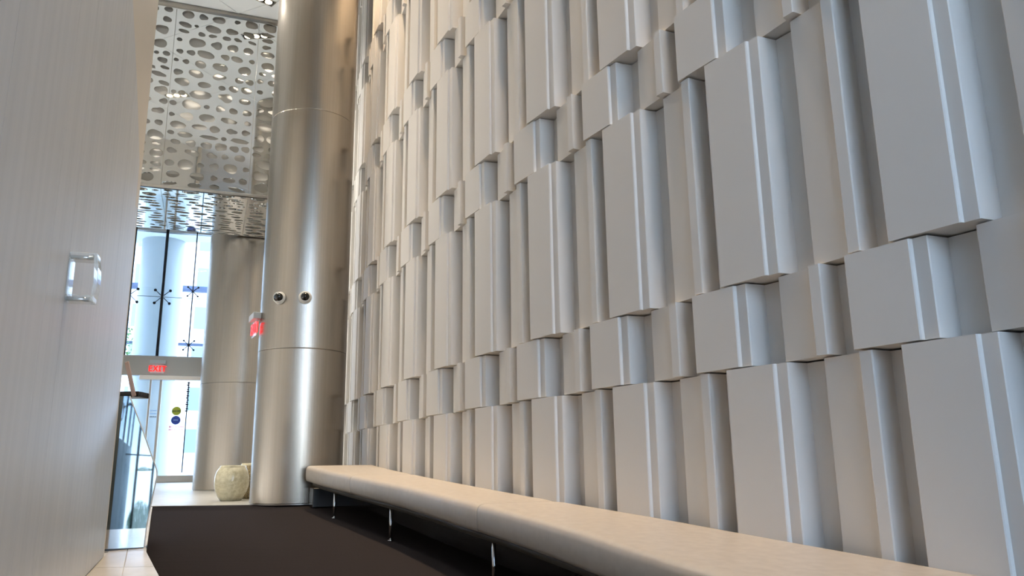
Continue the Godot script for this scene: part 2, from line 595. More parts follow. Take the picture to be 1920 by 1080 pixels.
func seat_y(z: float) -> float:
	return -SLOPE * (KNEE - z) + 0.44 + 0.035 * clampf((8.0 - z) / 4.0, 0, 1)

func bench_strip(m0: float, m1: float, sect: Array, steps: int) -> ArrayMesh:
	# sect: [fraction of width, height below seat, inset at front in metres]
	var st := st_new(true)
	var rings := []
	for k in steps + 1:
		var m: float = lerpf(m0, m1, float(k) / steps)
		var b := wall_at(m) + wall_out(m) * 0.004
		var n := wall_out(m)
		var w := bench_w(m)
		var sy := seat_y((b + n * w * 0.5).y)
		var ring := []
		var endk: float = 0.0
		if k == 0 or k == steps: endk = 0.004
		for s in sect:
			var dist: float = s[0] * w + s[2]
			ring.append(W(b + n * (dist - (endk if s[0] > 0.5 else -endk)), sy + s[1] - (endk if s[1] > -0.05 else 0.0)))
		rings.append(ring)
	var nn := sect.size()
	for k in steps:
		for i in nn:
			var j := (i + 1) % nn
			quad(st, rings[k][i], rings[k][j], rings[k + 1][j], rings[k + 1][i])
	st.set_smooth_group(-1)
	for k in [0, steps]:
		for i in range(1, nn - 1):
			tri(st, rings[k][0], rings[k][i], rings[k][i + 1])
	return mesh_of(st)

func build_bench() -> void:
	var bp := wall_at(1.0)
	var o := thing("bench", "long cream leather bench on slim chrome legs curving along the relief wall", "bench")
	var cs := [[0.0, -0.012, 0.0], [0.0, -0.002, 0.008], [0.0, 0.0, 0.03]]
	for t in [[-0.12, 0.0], [-0.045, -0.001], [-0.028, -0.004], [-0.014, -0.012], [-0.005, -0.025], [0.0, -0.045], [0.0, -0.10], [-0.002, -0.14], [-0.010, -0.158], [-0.03, -0.165]]:
		cs.append([1.0, t[1], t[0]])
	cs.append([0.0, -0.165, 0.02]); cs.append([0.0, -0.15, 0.0])
	var marks := [-2.35, -0.65, 2.3, 5.32]
	for i in 3:
		obj("seat_cushion", bench_strip(marks[i] + 0.003, marks[i + 1] - 0.003, cs, 26), M.leather, o)
	var bs := [[0.0, -0.166, 0.02], [1.0, -0.166, -0.07], [1.0, -0.21, -0.07], [0.0, -0.21, 0.02]]
	obj("seat_base", bench_strip(-2.33, 5.30, bs, 60), M.under, o)
	# plinth wall under the bench
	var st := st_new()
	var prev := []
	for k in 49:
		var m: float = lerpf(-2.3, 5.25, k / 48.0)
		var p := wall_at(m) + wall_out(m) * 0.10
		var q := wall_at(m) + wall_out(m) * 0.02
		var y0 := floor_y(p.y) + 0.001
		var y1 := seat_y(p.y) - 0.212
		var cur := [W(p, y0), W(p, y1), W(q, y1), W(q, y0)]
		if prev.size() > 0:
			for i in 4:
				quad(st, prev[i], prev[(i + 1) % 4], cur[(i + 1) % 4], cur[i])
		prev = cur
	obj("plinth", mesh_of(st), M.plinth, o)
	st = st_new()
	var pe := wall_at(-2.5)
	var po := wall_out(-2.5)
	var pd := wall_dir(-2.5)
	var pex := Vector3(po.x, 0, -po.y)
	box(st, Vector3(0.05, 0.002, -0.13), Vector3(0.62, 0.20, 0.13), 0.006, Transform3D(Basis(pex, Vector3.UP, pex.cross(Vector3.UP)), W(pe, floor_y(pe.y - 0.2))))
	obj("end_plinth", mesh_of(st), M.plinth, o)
	for m in [-1.43, 0.25, 2.36, 4.5]:
		var p := wall_at(m) + wall_out(m) * (bench_w(m) - 0.085)
		st = st_new(true)
		tube(st, W(p, floor_y(p.y)), W(p, seat_y(p.y) - 0.21), 0.013, 0.013, 16)
		var lg := obj("leg", mesh_of(st), M.chrome, o)
		st = st_new(true)
		tube(st, W(p, floor_y(p.y) + 0.001), W(p, floor_y(p.y) + 0.008), 0.022, 0.022, 16)
		obj("foot", mesh_of(st), M.chrome, lg)

# ---------------------------------------------------------------- columns
func build_column(label: String, p: Vector2, r: float, top: float, joints: Array, base: float) -> Node3D:
	var o := thing("steel_column", label, "column", Transform3D(Basis.IDENTITY, W(p, base)))
	var ys := [0.012]
	for j in joints: ys.append(j - base)
	ys.append(top - base)
	for i in ys.size() - 1:
		var st := st_new(true)
		var a: float = ys[i] + (0.0015 if i > 0 else 0.0)
		var b: float = ys[i + 1] - 0.0015
		lathe(st, [[r - 0.004, a], [r, a + 0.003], [r, a + 0.006], [r, a + 0.012], [r, b - 0.012], [r, b - 0.006], [r, b - 0.003], [r - 0.004, b]], 96)
		obj("drum", mesh_of(st), M.steel, o)
	var s2 := st_new(true)
	lathe(s2, [[r - 0.012, 0.0], [r - 0.012, top - base]], 64)
	obj("core", mesh_of(s2), M.steel_band, o)
	return o

func build_domes() -> void:
	var ax := Vector2(-2.483, 9.14)
	for d in [[-18.4, 1.8765 + EYE, "camera dome turned away on the steel column beside the exit sign", -22.0], [14.8, 1.877 + EYE, "camera dome on the bright centre line of the steel column", 0.0]]:
		var t := deg_to_rad(d[0])
		var n := Vector2(sin(t), -cos(t))
		var p := ax + n * 0.505
		var y: float = d[1]
		var out := Vector3(n.x, 0, -n.y)
		var bx := out.cross(Vector3.UP).normalized()
		var o := thing("security_camera", d[2], "camera", Transform3D(Basis(bx, out, bx.cross(out)), W(p, y)))
		var st := st_new(true)
		lathe(st, [[0.0, 0.0], [0.072, 0.0], [0.074, 0.006], [0.072, 0.014], [0.066, 0.020], [0.062, 0.045], [0.056, 0.054], [0.046, 0.056]], 32)
		obj("housing", mesh_of(st), M.white_plastic, o)
		st = st_new(true)
		var pr := []
		for k in 9:
			var a := PI / 2 * k / 8.0
			pr.append([0.047 * cos(a), 0.054 + 0.047 * sin(a)])
		lathe(st, pr, 28)
		obj("dome", mesh_of(st), M.dome, o, Transform3D(Basis(Vector3.FORWARD, deg_to_rad(d[3])), Vector3.ZERO))
		st = st_new(true)
		lathe(st, [[0.046, 0.052], [0.050, 0.060], [0.054, 0.052]], 28)
		obj("trim_ring", mesh_of(st), M.white_plastic, o)

func text_mesh(s: String, size: float, depth: float) -> TextMesh:
	var t := TextMesh.new()
	var f := SystemFont.new()
	f.font_names = PackedStringArray(["Droid Sans"])
	f.font_weight = 700
	t.font = f
	t.text = s
	t.font_size = 64
	t.pixel_size = size / 64.0
	t.depth = depth
	return t

func exit_sign(label: String, at: Transform3D, w: float, both: bool) -> void:
	var o := thing("exit_sign", label, "exit sign", at, )
	var st := st_new()
	box(st, Vector3(-w * 0.56, 0, -0.045), Vector3(w * 0.56, w * 0.28, 0.045), 0.006)
	obj("housing", mesh_of(st), M.sign_grey, o)
	st = st_new()
	box(st, Vector3(-w * 0.5, -w * 0.72, -0.006), Vector3(w * 0.5, 0, 0.006), 0.002)
	obj("face_plate", mesh_of(st), M.acrylic, o)
	for s in ([1, -1] if both else [1]):
		var tm := obj("lettering", text_mesh("EXIT", w * 0.62, 0.006), M.red, o, Transform3D(Basis(Vector3.UP, 0.0 if s > 0 else PI), Vector3(0, -w * 0.37, 0.011 * s)))
		tm.set_meta("label", "glowing red letters EXIT")
	var l := OmniLight3D.new()
	l.light_color = Color(1, 0.12, 0.08)
	l.light_energy = 0.012
	l.omni_range = 6.0
	l.omni_attenuation = 2.0
	l.light_size = 0.05
	l.shadow_enabled = true
	l.position = Vector3(0, -w * 0.4, 0.06)
	o.add_child(l)

# ---------------------------------------------------------------- perforated bulkhead
# plate in its own xy plane, holes of uneven pebble shape, rim running back along -z
func perforated(w: float, h: float, cw: float, chh: float, sd: int, thick: float) -> ArrayMesh:
	var r := RandomNumberGenerator.new()
	r.seed = sd
	var st := st_new()
	var y := 0.0
	while y < h - 0.001:
		var rh: float = chh * r.randf_range(0.6, 1.65)
		if h - (y + rh) < chh * 0.7: rh = h - y
		var x := 0.0
		while x < w - 0.001:
			var rw: float = cw * r.randf_range(0.5, 1.8)
			if w - (x + rw) < cw * 0.55: rw = w - x
			var c := Vector2(x + rw * r.randf_range(0.46, 0.54), y + rh * r.randf_range(0.44, 0.56))
			var a := rw * r.randf_range(0.27, 0.44)
			var b: float = rh * r.randf_range(0.25, 0.43)
			b = min(b, a * 0.75)
			var tilt := r.randf_range(-0.25, 0.12)
			var egg := r.randf_range(-0.25, 0.25)
			var sq := r.randf_range(-0.12, 0.12)
			var angs := []
			for k in 20: angs.append(TAU * k / 20.0)
			for q in [Vector2(x, y), Vector2(x + rw, y), Vector2(x + rw, y + rh), Vector2(x, y + rh)]:
				angs.append(fposmod((q - c).angle(), TAU))
			angs.sort()
			var inner := []
			var outer := []
			for an in angs:
				var dir := Vector2(cos(an), sin(an))
				# boundary of the cell along this ray
				var tx: float = ((x + rw - c.x) if dir.x > 0 else (x - c.x)) / dir.x if absf(dir.x) > 1e-6 else 1e9
				var ty: float = ((y + rh - c.y) if dir.y > 0 else (y - c.y)) / dir.y if absf(dir.y) > 1e-6 else 1e9
				var t: float = min(tx, ty)
				outer.append(c + dir * t)
				var la: float = an - tilt
				var rad: float = a * b / sqrt(pow(b * cos(la), 2) + pow(a * sin(la), 2))
				rad *= 1.0 + egg * cos(la) + sq * cos(3.0 * la)
				inner.append(c + dir * min(rad, t * 0.9))
			for i in angs.size():
				var j := (i + 1) % angs.size()
				var i0 := Vector3(inner[i].x, inner[i].y, 0); var i1 := Vector3(inner[j].x, inner[j].y, 0)
				quad(st, i0, i1, Vector3(outer[j].x, outer[j].y, 0), Vector3(outer[i].x, outer[i].y, 0))
				var bk := Vector3(0, 0, -thick)
				quad(st, i0, i0 + bk, i1 + bk, i1)
			x += rw
		y += rh
	var bk2 := Vector3(0, 0, -thick)
	var cs := [Vector3.ZERO, Vector3(w, 0, 0), Vector3(w, h, 0), Vector3(0, h, 0)]
	for i in 4:
		quad(st, cs[i], cs[i] + bk2, cs[(i + 1) % 4] + bk2, cs[(i + 1) % 4])
	return mesh_of(st)

func build_bulkhead() -> void:
	var turn := 21.0
	var o := thing("perforated_bulkhead", "mirror polished steel bulkhead pierced with pebble shaped holes below the ceiling", "bulkhead", frame_at(Vector2(-5.84, 11.58), 4.35 + EYE, turn))
	var hgt: float = CEIL - 0.06 - (4.35 + EYE)
	var dep := 2.37
	var cuts := [-4.0, -1.5, 0.30, 1.62, 2.85]
	for i in 4:
		var w: float = cuts[i + 1] - cuts[i] - 0.006
		obj("face_panel", perforated(w, hgt - 0.05, 0.225, 0.145, 40 + i, 0.028), M.mirror, o, Transform3D(Basis.IDENTITY, Vector3(cuts[i] + 0.003, 0.05, 0)))
		obj("soffit_panel", perforated(w, dep, 0.25, 0.13, 60 + i, 0.028), M.mirror, o, Transform3D(Basis(Vector3.RIGHT, PI / 2), Vector3(cuts[i] + 0.003, 0, -dep)))
	var st := st_new()
	box(st, Vector3(-4.0, 0.28, -dep + 0.02), Vector3(2.85, hgt, -0.075))
	obj("backing", mesh_of(st), M.backing, o)
	st = st_new()
	box(st, Vector3(-4.0, 0.0, -0.05), Vector3(2.85, 0.045, 0.012), 0.004)
	obj("edge_trim", mesh_of(st), M.steel_band, o)
	st = st_new()
	box(st, Vector3(-4.0, hgt - 0.005, -0.04), Vector3(2.85, hgt + 0.05, 0.05), 0.006)
	obj("top_trim", mesh_of(st), M.steel_band, o)
	st = st_new()
	box(st, Vector3(-4.0, 0.02, -dep - 0.02), Vector3(2.85, hgt, -dep + 0.015))
	obj("rear_panel", mesh_of(st), M.steel_band, o)

# ---------------------------------------------------------------- entrance glazing
func spider(parent: Node3D, x: float, y: float, s: float) -> void:
	var st := st_new(true)
	tube(st, Vector3(x, y, -0.03), Vector3(x, y, 0.09), 0.035, 0.035, 14)
	var sp := obj("spider_fitting", mesh_of(st), M.dark_metal, parent)
	for q in [[-1, -1], [1, -1], [1, 1], [-1, 1]]:
		st = st_new(true)
		var e := Vector3(x + q[0] * 0.21 * s, y + q[1] * 0.20 * s, 0.03)
		tube(st, Vector3(x, y, 0.06), e, 0.014, 0.010, 8)
		tube(st, e, e - Vector3(0, 0, 0.02), 0.042 * s, 0.042 * s, 14)
		obj("arm", mesh_of(st), M.dark_metal, sp)

func bars(parent: Node3D, called: String, m: Material, x0: float, x1: float, y: float, z: float, n: int, h: float, sd: int) -> void:
	# a line of lettering too small to read: uneven strokes of ink on one strip
	var r := RandomNumberGenerator.new()
	r.seed = sd
	var st := st_new()
	var x := x0
	for i in n:
		var w := (x1 - x0) / n
		box(st, Vector3(x, y, z), Vector3(x + w * r.randf_range(0.45, 0.8), y + h * r.randf_range(0.7, 1.0), z + 0.003))
		x += w
	obj(called, mesh_of(st), m, parent)

func build_entrance() -> void:
	var fr := frame_at(Vector2(-10.67, 23.2), 0.0, 20.0)
	var g := setting("window_1", "point fixed glass wall of the entrance hall with slender dark mullion rods", "window", fr)
	var xs := [-6.0, -4.3, -2.6, -1.75, -0.9, 0.0, 0.85, 1.7, 2.55, 4.2, 5.9, 7.6]
	var rows := [3.69, 5.51, 7.55]
	var st: SurfaceTool
	for i in xs.size() - 1:
		for k in 2:
			st = st_new()
			box(st, Vector3(xs[i] + 0.006, rows[k] + 0.006, -0.010), Vector3(xs[i + 1] - 0.006, rows[k + 1] - 0.006, 0.010))
			obj("pane", mesh_of(st), M.glass, g)
	for i in xs.size():
		var heavy: bool = i != 6
		st = st_new(true)
		tube(st, Vector3(xs[i], 3.69, 0.10), Vector3(xs[i], CEIL, 0.10), 0.045 if heavy else 0.018, -1, 12)
		obj("mullion", mesh_of(st), M.dark_metal, g)
		spider(g, xs[i], 5.51 if heavy else 5.72, 1.0 if heavy else 0.7)
		if not heavy: spider(g, xs[i], 4.05, 0.7)
	for y in [5.51, 7.55]:
		st = st_new()
		box(st, Vector3(xs[0], y - 0.006, -0.008), Vector3(xs[-1], y + 0.006, 0.008))
		obj("joint_seal", mesh_of(st), M.dark_metal, g)
	st = st_new()
	box(st, Vector3(-6, 7.55, -0.1), Vector3(7.6, CEIL, 0.1))
	obj("head_panel", mesh_of(st), M.steel_band, g)
	# transom band above doors
	st = st_new()
	box(st, Vector3(-6, 3.10, -0.12), Vector3(7.6, 3.69, 0.10), 0.01)
	obj("transom_band", mesh_of(st), M.steel_band, g)
	st = st_new()
	box(st, Vector3(-0.42, 2.97, -0.10), Vector3(1.30, 3.11, 0.16), 0.008)
	obj("door_header", mesh_of(st), M.chrome, g)
	for seg in [[-6.0, -2.6], [-2.6, -0.13], [1.75, 4.6], [4.6, 7.6]]:
		st = st_new()
		box(st, Vector3(seg[0] + 0.03, 0.10, -0.008), Vector3(seg[1] - 0.03, 3.10, 0.008))
		obj("pane", mesh_of(st), M.glass, g)
		st = st_new()
		box(st, Vector3(seg[0], 0.0, -0.05), Vector3(seg[1], 0.10, 0.05), 0.005)
		obj("bottom_rail", mesh_of(st), M.steel_band, g)
	for x in [-2.6, -0.11, 4.6]:
		st = st_new()
		box(st, Vector3(x - 0.03, 0.0, -0.05), Vector3(x + 0.03, 3.10, 0.05), 0.006)
		obj("post", mesh_of(st), M.steel_band, g)
	# glass door with stickers
	var d := setting("door_1", "glass entrance door with steel rails and round stickers on the pane", "door", fr)
	st = st_new()
	box(st, Vector3(0.21, 0.20, -0.008), Vector3(1.62, 2.97, 0.008))
	obj("pane", mesh_of(st), M.glass, d)
	for x in [0.17, 1.68]:
		st = st_new()
		box(st, Vector3(x - 0.035, 0.0, -0.04), Vector3(x + 0.035, 2.97, 0.04), 0.006)
		obj("stile", mesh_of(st), M.steel_band, d)
	st = st_new()
	box(st, Vector3(0.21, 0.01, -0.035), Vector3(1.64, 0.20, 0.035), 0.006)
	obj("bottom_rail", mesh_of(st), M.steel_band, d)
	st = st_new()
	box(st, Vector3(-0.13, 0.0, -0.2), Vector3(1.75, 0.012, 0.2))
	obj("threshold", mesh_of(st), M.steel_band, d)
	st = st_new(true)
	tube(st, Vector3(0.94, 0.28, 0.08), Vector3(0.94, 2.94, 0.08), 0.016, 0.016, 12)
	for y in [0.4, 2.0, 2.85]:
		tube(st, Vector3(0.94, y, 0.0), Vector3(0.94, y, 0.08), 0.010, 0.010, 8)
	var pull := obj("pull_handle", mesh_of(st), M.dark_metal, d)
	st = st_new()
	for k in 14:
		box(st, Vector3(0.895 + 0.012 * (k % 3), 2.05 + k * 0.064, 0.06), Vector3(0.965 + 0.012 * (k % 2), 2.09 + k * 0.064, 0.10))
	obj("grip_wrap", mesh_of(st), M.dark_metal, pull)
	for s in [[2.07, M.lime], [1.80, M.blue]]:
		st = st_new()
		tube(st, Vector3(0.66, s[0], 0.009), Vector3(0.66, s[0], 0.012), 0.13, 0.13, 28)
		var k := obj("sticker", mesh_of(st), s[1], d)
		if s[1] == M.lime:
			bars(k, "print", M.lime_dark, 0.55, 0.78, 2.04, 0.0125, 7, 0.06, 4)
			k.set_meta("label", "round lime sticker with dark lettering")
		else:
			bars(k, "print", M.pale, 0.60, 0.72, 1.79, 0.0125, 3, 0.03, 5)
			k.set_meta("label", "round blue sticker")
	bars(d, "lettering", M.pink, 0.49, 0.90, 1.58, 0.009, 12, 0.05, 6)
	bars(d, "lettering", M.pink, 0.49, 0.88, 1.50, 0.009, 11, 0.05, 7)
	for k in 3:
		bars(g, "lettering", M.pale if k > 0 else M.ink, -0.06, 0.13, 1.88 + k * 0.09, 0.009, 6, 0.035, 9 + k)
	# fixed light between post and door stile carrying the small lettering
	st = st_new()
	box(st, Vector3(-0.08, 0.10, -0.008), Vector3(0.13, 2.97, 0.008))
	obj("pane", mesh_of(st), M.glass, g)
	exit_sign("red lettered exit sign hanging below the steel band over the glass door", fr * Transform3D(Basis.IDENTITY, Vector3(0.05, 3.43, 0.25)), 0.38, false)

# ---------------------------------------------------------------- pots, pedestal, handle
func build_pots() -> void:
	for d in [[Vector2(-3.535, 10.02), M.glaze, "round cream glazed pot standing free on the stone landing", 0.012, 1.0], [Vector2(-3.47, 10.62), M.crackle, "round cream pot with dark pitted flank half hidden behind the column", 0.02, 1.06]]:
		var o := thing("round_pot", d[2], "pot", Transform3D(Basis(Vector3.UP, 0.6) * d[4], W(d[0])), "round pots on the landing")
		var st := st_new(true)
		lathe(st, [[0.0, 0.0], [0.118, 0.0], [0.128, 0.006], [0.155, 0.05], [0.187, 0.11], [0.206, 0.18], [0.211, 0.235], [0.204, 0.30], [0.188, 0.355], [0.172, 0.385], [0.160, 0.402]], 40, d[3])
		obj("body", mesh_of(st), d[1], o)
		st = st_new(true)
		lathe(st, [[0.160, 0.400], [0.155, 0.422], [0.143, 0.430], [0.130, 0.420], [0.126, 0.36]], 40, 0.03)
		obj("rim", mesh_of(st), M.glaze, o)
		st = st_new(true)
		lathe(st, [[0.127, 0.37], [0.0, 0.37]], 24)
		obj("inside", mesh_of(st), M.black, o)

func build_pedestal() -> void:
	var fy := floor_y(6.12)
	var o := thing("mirrored_pedestal", "slim mirrored pedestal with bowed polished front beside the grey wall", "pedestal", Transform3D(Basis.IDENTITY, Vector3(0, 0, -6.12)))
	# right outline as [height above eye, x]
	var ol := [[-0.60, -2.760], [-0.435, -2.757], [-0.319, -2.749], [-0.163, -2.735], [-0.052, -2.724], [-0.005, -2.730], [0.116, -2.776], [0.299, -2.846], [0.464, -2.915], [0.551, -2.952]]
	var xl := -3.22
	var dep := 0.30
	var rows := []
	for i in range(1, ol.size()):
		for k in 6:
			var f := k / 6.0
			var a: Array = ol[i - 1]; var b: Array = ol[i]
			rows.append([lerpf(a[0], b[0], f), lerpf(a[1], b[1], f)])
	rows.append(ol[-1])
	# front surface bowed in both directions, turning towards the passage at its right side
	var front := []
	for r in rows:
		var line := []
		for k in 25:
			var u := k / 24.0
			var x: float = lerpf(xl, r[1] * 1.028, u)
			var bow: float = 0.045 * (cos((r[0] + 0.02) * 2.2) if r[0] > -0.02 else 1.0 - 0.8 * (r[0] + 0.02)) - 0.42 * (x - xl) - 0.10 * (x - xl) * (x - xl)
			line.append(Vector3(x, r[0] * 1.02 + EYE, bow))
		front.append(line)
	for part in [[0, 6, "base_plate", M.chrome], [6, rows.size() - 1, "mirror_front", M.dark_mirror]]:
		var st := st_new(true)
		for i in range(part[0], part[1]):
			for k in 24:
				quad(st, front[i][k], front[i + 1][k], front[i + 1][k + 1], front[i][k + 1])
		obj(part[2], mesh_of(st), part[3], o)
	var st := st_new(false)
	for i in rows.size() - 1:
		var a: Vector3 = front[i][24]; var b: Vector3 = front[i + 1][24]
		var bx := Vector3(-0.16, 0, -dep)
		quad(st, a, b, b + bx, a + bx)
		var c: Vector3 = front[i][0]; var e: Vector3 = front[i + 1][0]
		quad(st, c, Vector3(c.x, c.y, -dep - 0.15), Vector3(e.x, e.y, -dep - 0.15), e)
		quad(st, a + bx, b + bx, Vector3(e.x, e.y, -dep - 0.15), Vector3(c.x, c.y, -dep - 0.15))
	for k in 24:
		var a2: Vector3 = front[-1][k]; var b2: Vector3 = front[-1][k + 1]
		var ba := Vector3(-0.16 * k / 24.0, 0, -dep); var bb := Vector3(-0.16 * (k + 1) / 24.0, 0, -dep)
		quad(st, a2, b2, b2 + bb, a2 + ba)
	obj("body", mesh_of(st), M.chrome, o)
	st = st_new(true)
	for i in rows.size() - 1:
		tube(st, front[i][24], front[i + 1][24], 0.005, 0.005, 8, false)
	obj("edge_bead", mesh_of(st), M.white_plastic, o)
	st = st_new()
	for k in 24:
		var a3: Vector3 = front[0][k]; var b3: Vector3 = front[0][k + 1]
		a3.y = fy; b3.y = fy
		a3.z += 0.006; b3.z += 0.006
		var up := Vector3(0, 0.014, 0); var bk := Vector3(-0.01, 0, -0.2)
		quad(st, a3, a3 + up, b3 + up, b3)
		quad(st, a3 + up, a3 + up + bk, b3 + up + bk, b3 + up)
	obj("foot", mesh_of(st), M.black, o)
	# things on top
	var ty := 0.562 + EYE
	st = st_new()
	box(st, Vector3(-3.16, ty, -0.2), Vector3(-2.968, ty + 0.012, -0.01), 0.004)
	box(st, Vector3(-3.16, ty + 0.012, -0.2), Vector3(-2.968, ty + 0.045, -0.17), 0.004)
	box(st, Vector3(-3.16, ty + 0.012, -0.04), Vector3(-2.968, ty + 0.045, -0.01), 0.004)
	box(st, Vector3(-2.998, ty + 0.012, -0.17), Vector3(-2.968, ty + 0.045, -0.04), 0.003)
	box(st, Vector3(-3.16, ty + 0.012, -0.17), Vector3(-3.13, ty + 0.045, -0.04), 0.003)
	var tr := obj("desk_tray", mesh_of(st), M.black, self, Transform3D(Basis.IDENTITY, Vector3(-0.03, 0, -6.24)))
	tag(tr, "low black tray lying on top of the mirrored pedestal", "tray")
	st = st_new()
	var lean := Transform3D(Basis(Vector3.BACK, deg_to_rad(17.0)), Vector3(-3.02, ty + 0.002, -6.22))
	box(st, Vector3(-0.016, 0, -0.015), Vector3(0.016, 0.29, 0.0), 0.004, lean)
	var bd := obj("leaning_board", mesh_of(st), M.board)
	tag(bd, "narrow tan board leaning up from the pedestal top", "board")

func build_handle() -> void:
	# clear acrylic bracket with steel bolts on the grey wall
	var d := Vector2(-0.328, 0.945)
	var p := Vector2(left_x(3.86), 3.86)
	var ex := Vector3(0.945, 0, -0.328)      # out of the wall
	var ez := Vector3(-ex.z, 0, ex.x)
	var o := thing("acrylic_bracket", "clear acrylic pull bracket bolted to the smooth grey wall", "bracket", Transform3D(Basis(ex, Vector3.UP, ex.cross(Vector3.UP)), W(p, EYE + 0.83)))
	var H := 0.255
	var st := st_new()
	# bowed front plate
	for k in 10:
		var y0 := H * k / 10.0; var y1 := H * (k + 1) / 10.0
		var x0 := 0.118 + 0.022 * sin(PI * (0.15 + 0.75 * k / 10.0)); var x1 := 0.118 + 0.022 * sin(PI * (0.15 + 0.75 * (k + 1) / 10.0))
		for z in [-0.05, 0.05]:
			quad(st, Vector3(x0 - 0.018, y0, z), Vector3(x0, y0, z), Vector3(x1, y1, z), Vector3(x1 - 0.018, y1, z))
		quad(st, Vector3(x0, y0, -0.05), Vector3(x1, y1, -0.05), Vector3(x1, y1, 0.05), Vector3(x0, y0, 0.05))
		quad(st, Vector3(x0 - 0.018, y0, -0.05), Vector3(x0 - 0.018, y0, 0.05), Vector3(x1 - 0.018, y1, 0.05), Vector3(x1 - 0.018, y1, -0.05))
	obj("front_plate", mesh_of(st), M.acrylic, o)
	st = st_new()
	box(st, Vector3(0.001, H - 0.035, -0.05), Vector3(0.128, H, 0.05), 0.006)
	obj("upper_block", mesh_of(st), M.acrylic, o)
	st = st_new()
	box(st, Vector3(0.001, 0.0, -0.05), Vector3(0.128, 0.035, 0.05), 0.006)
	obj("lower_block", mesh_of(st), M.acrylic, o)
	st = st_new()
	box(st, Vector3(0.001, 0.035, -0.05), Vector3(0.013, H - 0.035, 0.05), 0.003)
	obj("back_plate", mesh_of(st), M.acrylic, o)
	for y in [0.018, H - 0.018]:
		st = st_new(true)
		tube(st, Vector3(0.0, y, 0), Vector3(0.105, y, 0), 0.012, 0.012, 14)
		obj("bolt", mesh_of(st), M.chrome, o)

# ---------------------------------------------------------------- ceiling lamps
func downlight(p: Vector2, turn: float, energy: float, angle: float, col: Color, label: String, group := "") -> void:
	var o := thing("downlight", label, "lamp", frame_at(p, CEIL, turn), group)
	var st := st_new()
	for e in [[-0.25, -0.23, -0.085, 0.085], [0.23, 0.25, -0.085, 0.085], [-0.23, 0.23, -0.085, -0.068], [-0.23, 0.23, 0.068, 0.085]]:
		box(st, Vector3(e[0], -0.012, e[2]), Vector3(e[1], 0.002, e[3]), 0.002)
	obj("frame", mesh_of(st), M.steel_band, o)
	st = st_new()
	box(st, Vector3(-0.23, -0.003, -0.068), Vector3(0.23, 0.0, 0.068))
	obj("housing", mesh_of(st), M.black, o)
	for k in 3:
		st = st_new(true)
		var c := Vector3(-0.15 + 0.15 * k, 0, 0)
		tube(st, c + Vector3(0, -0.012, 0), c, 0.055, 0.060, 20)
		obj("lamp", mesh_of(st), M.lamp, o)
	var l := SpotLight3D.new()
	l.light_color = col
	l.light_energy = energy
	l.spot_range = 30.0
	l.spot_attenuation = 2.0
	l.spot_angle = angle
	l.spot_angle_attenuation = 0.6
	l.light_size = 0.16
	l.shadow_enabled = true
	l.position = Vector3(0, -0.03, 0)
	l.rotation.x = -PI / 2
	o.add_child(l)

# ---------------------------------------------------------------- outdoors
func foliage(st: SurfaceTool, c: Vector3, r: Vector3, n: int, sz: float) -> void:
	for i in n:
		var v := Vector3(rng.randfn(), rng.randfn(), rng.randfn()).normalized() * pow(rng.randf(), 0.4)
		var p := c + v * r
		var a := Vector3(rng.randfn(), rng.randfn(), rng.randfn()).normalized() * sz
		var b := a.cross(Vector3(rng.randfn(), rng.randfn(), rng.randfn())).normalized() * sz * 0.5
		quad(st, p - a, p + b, p + a, p - b)

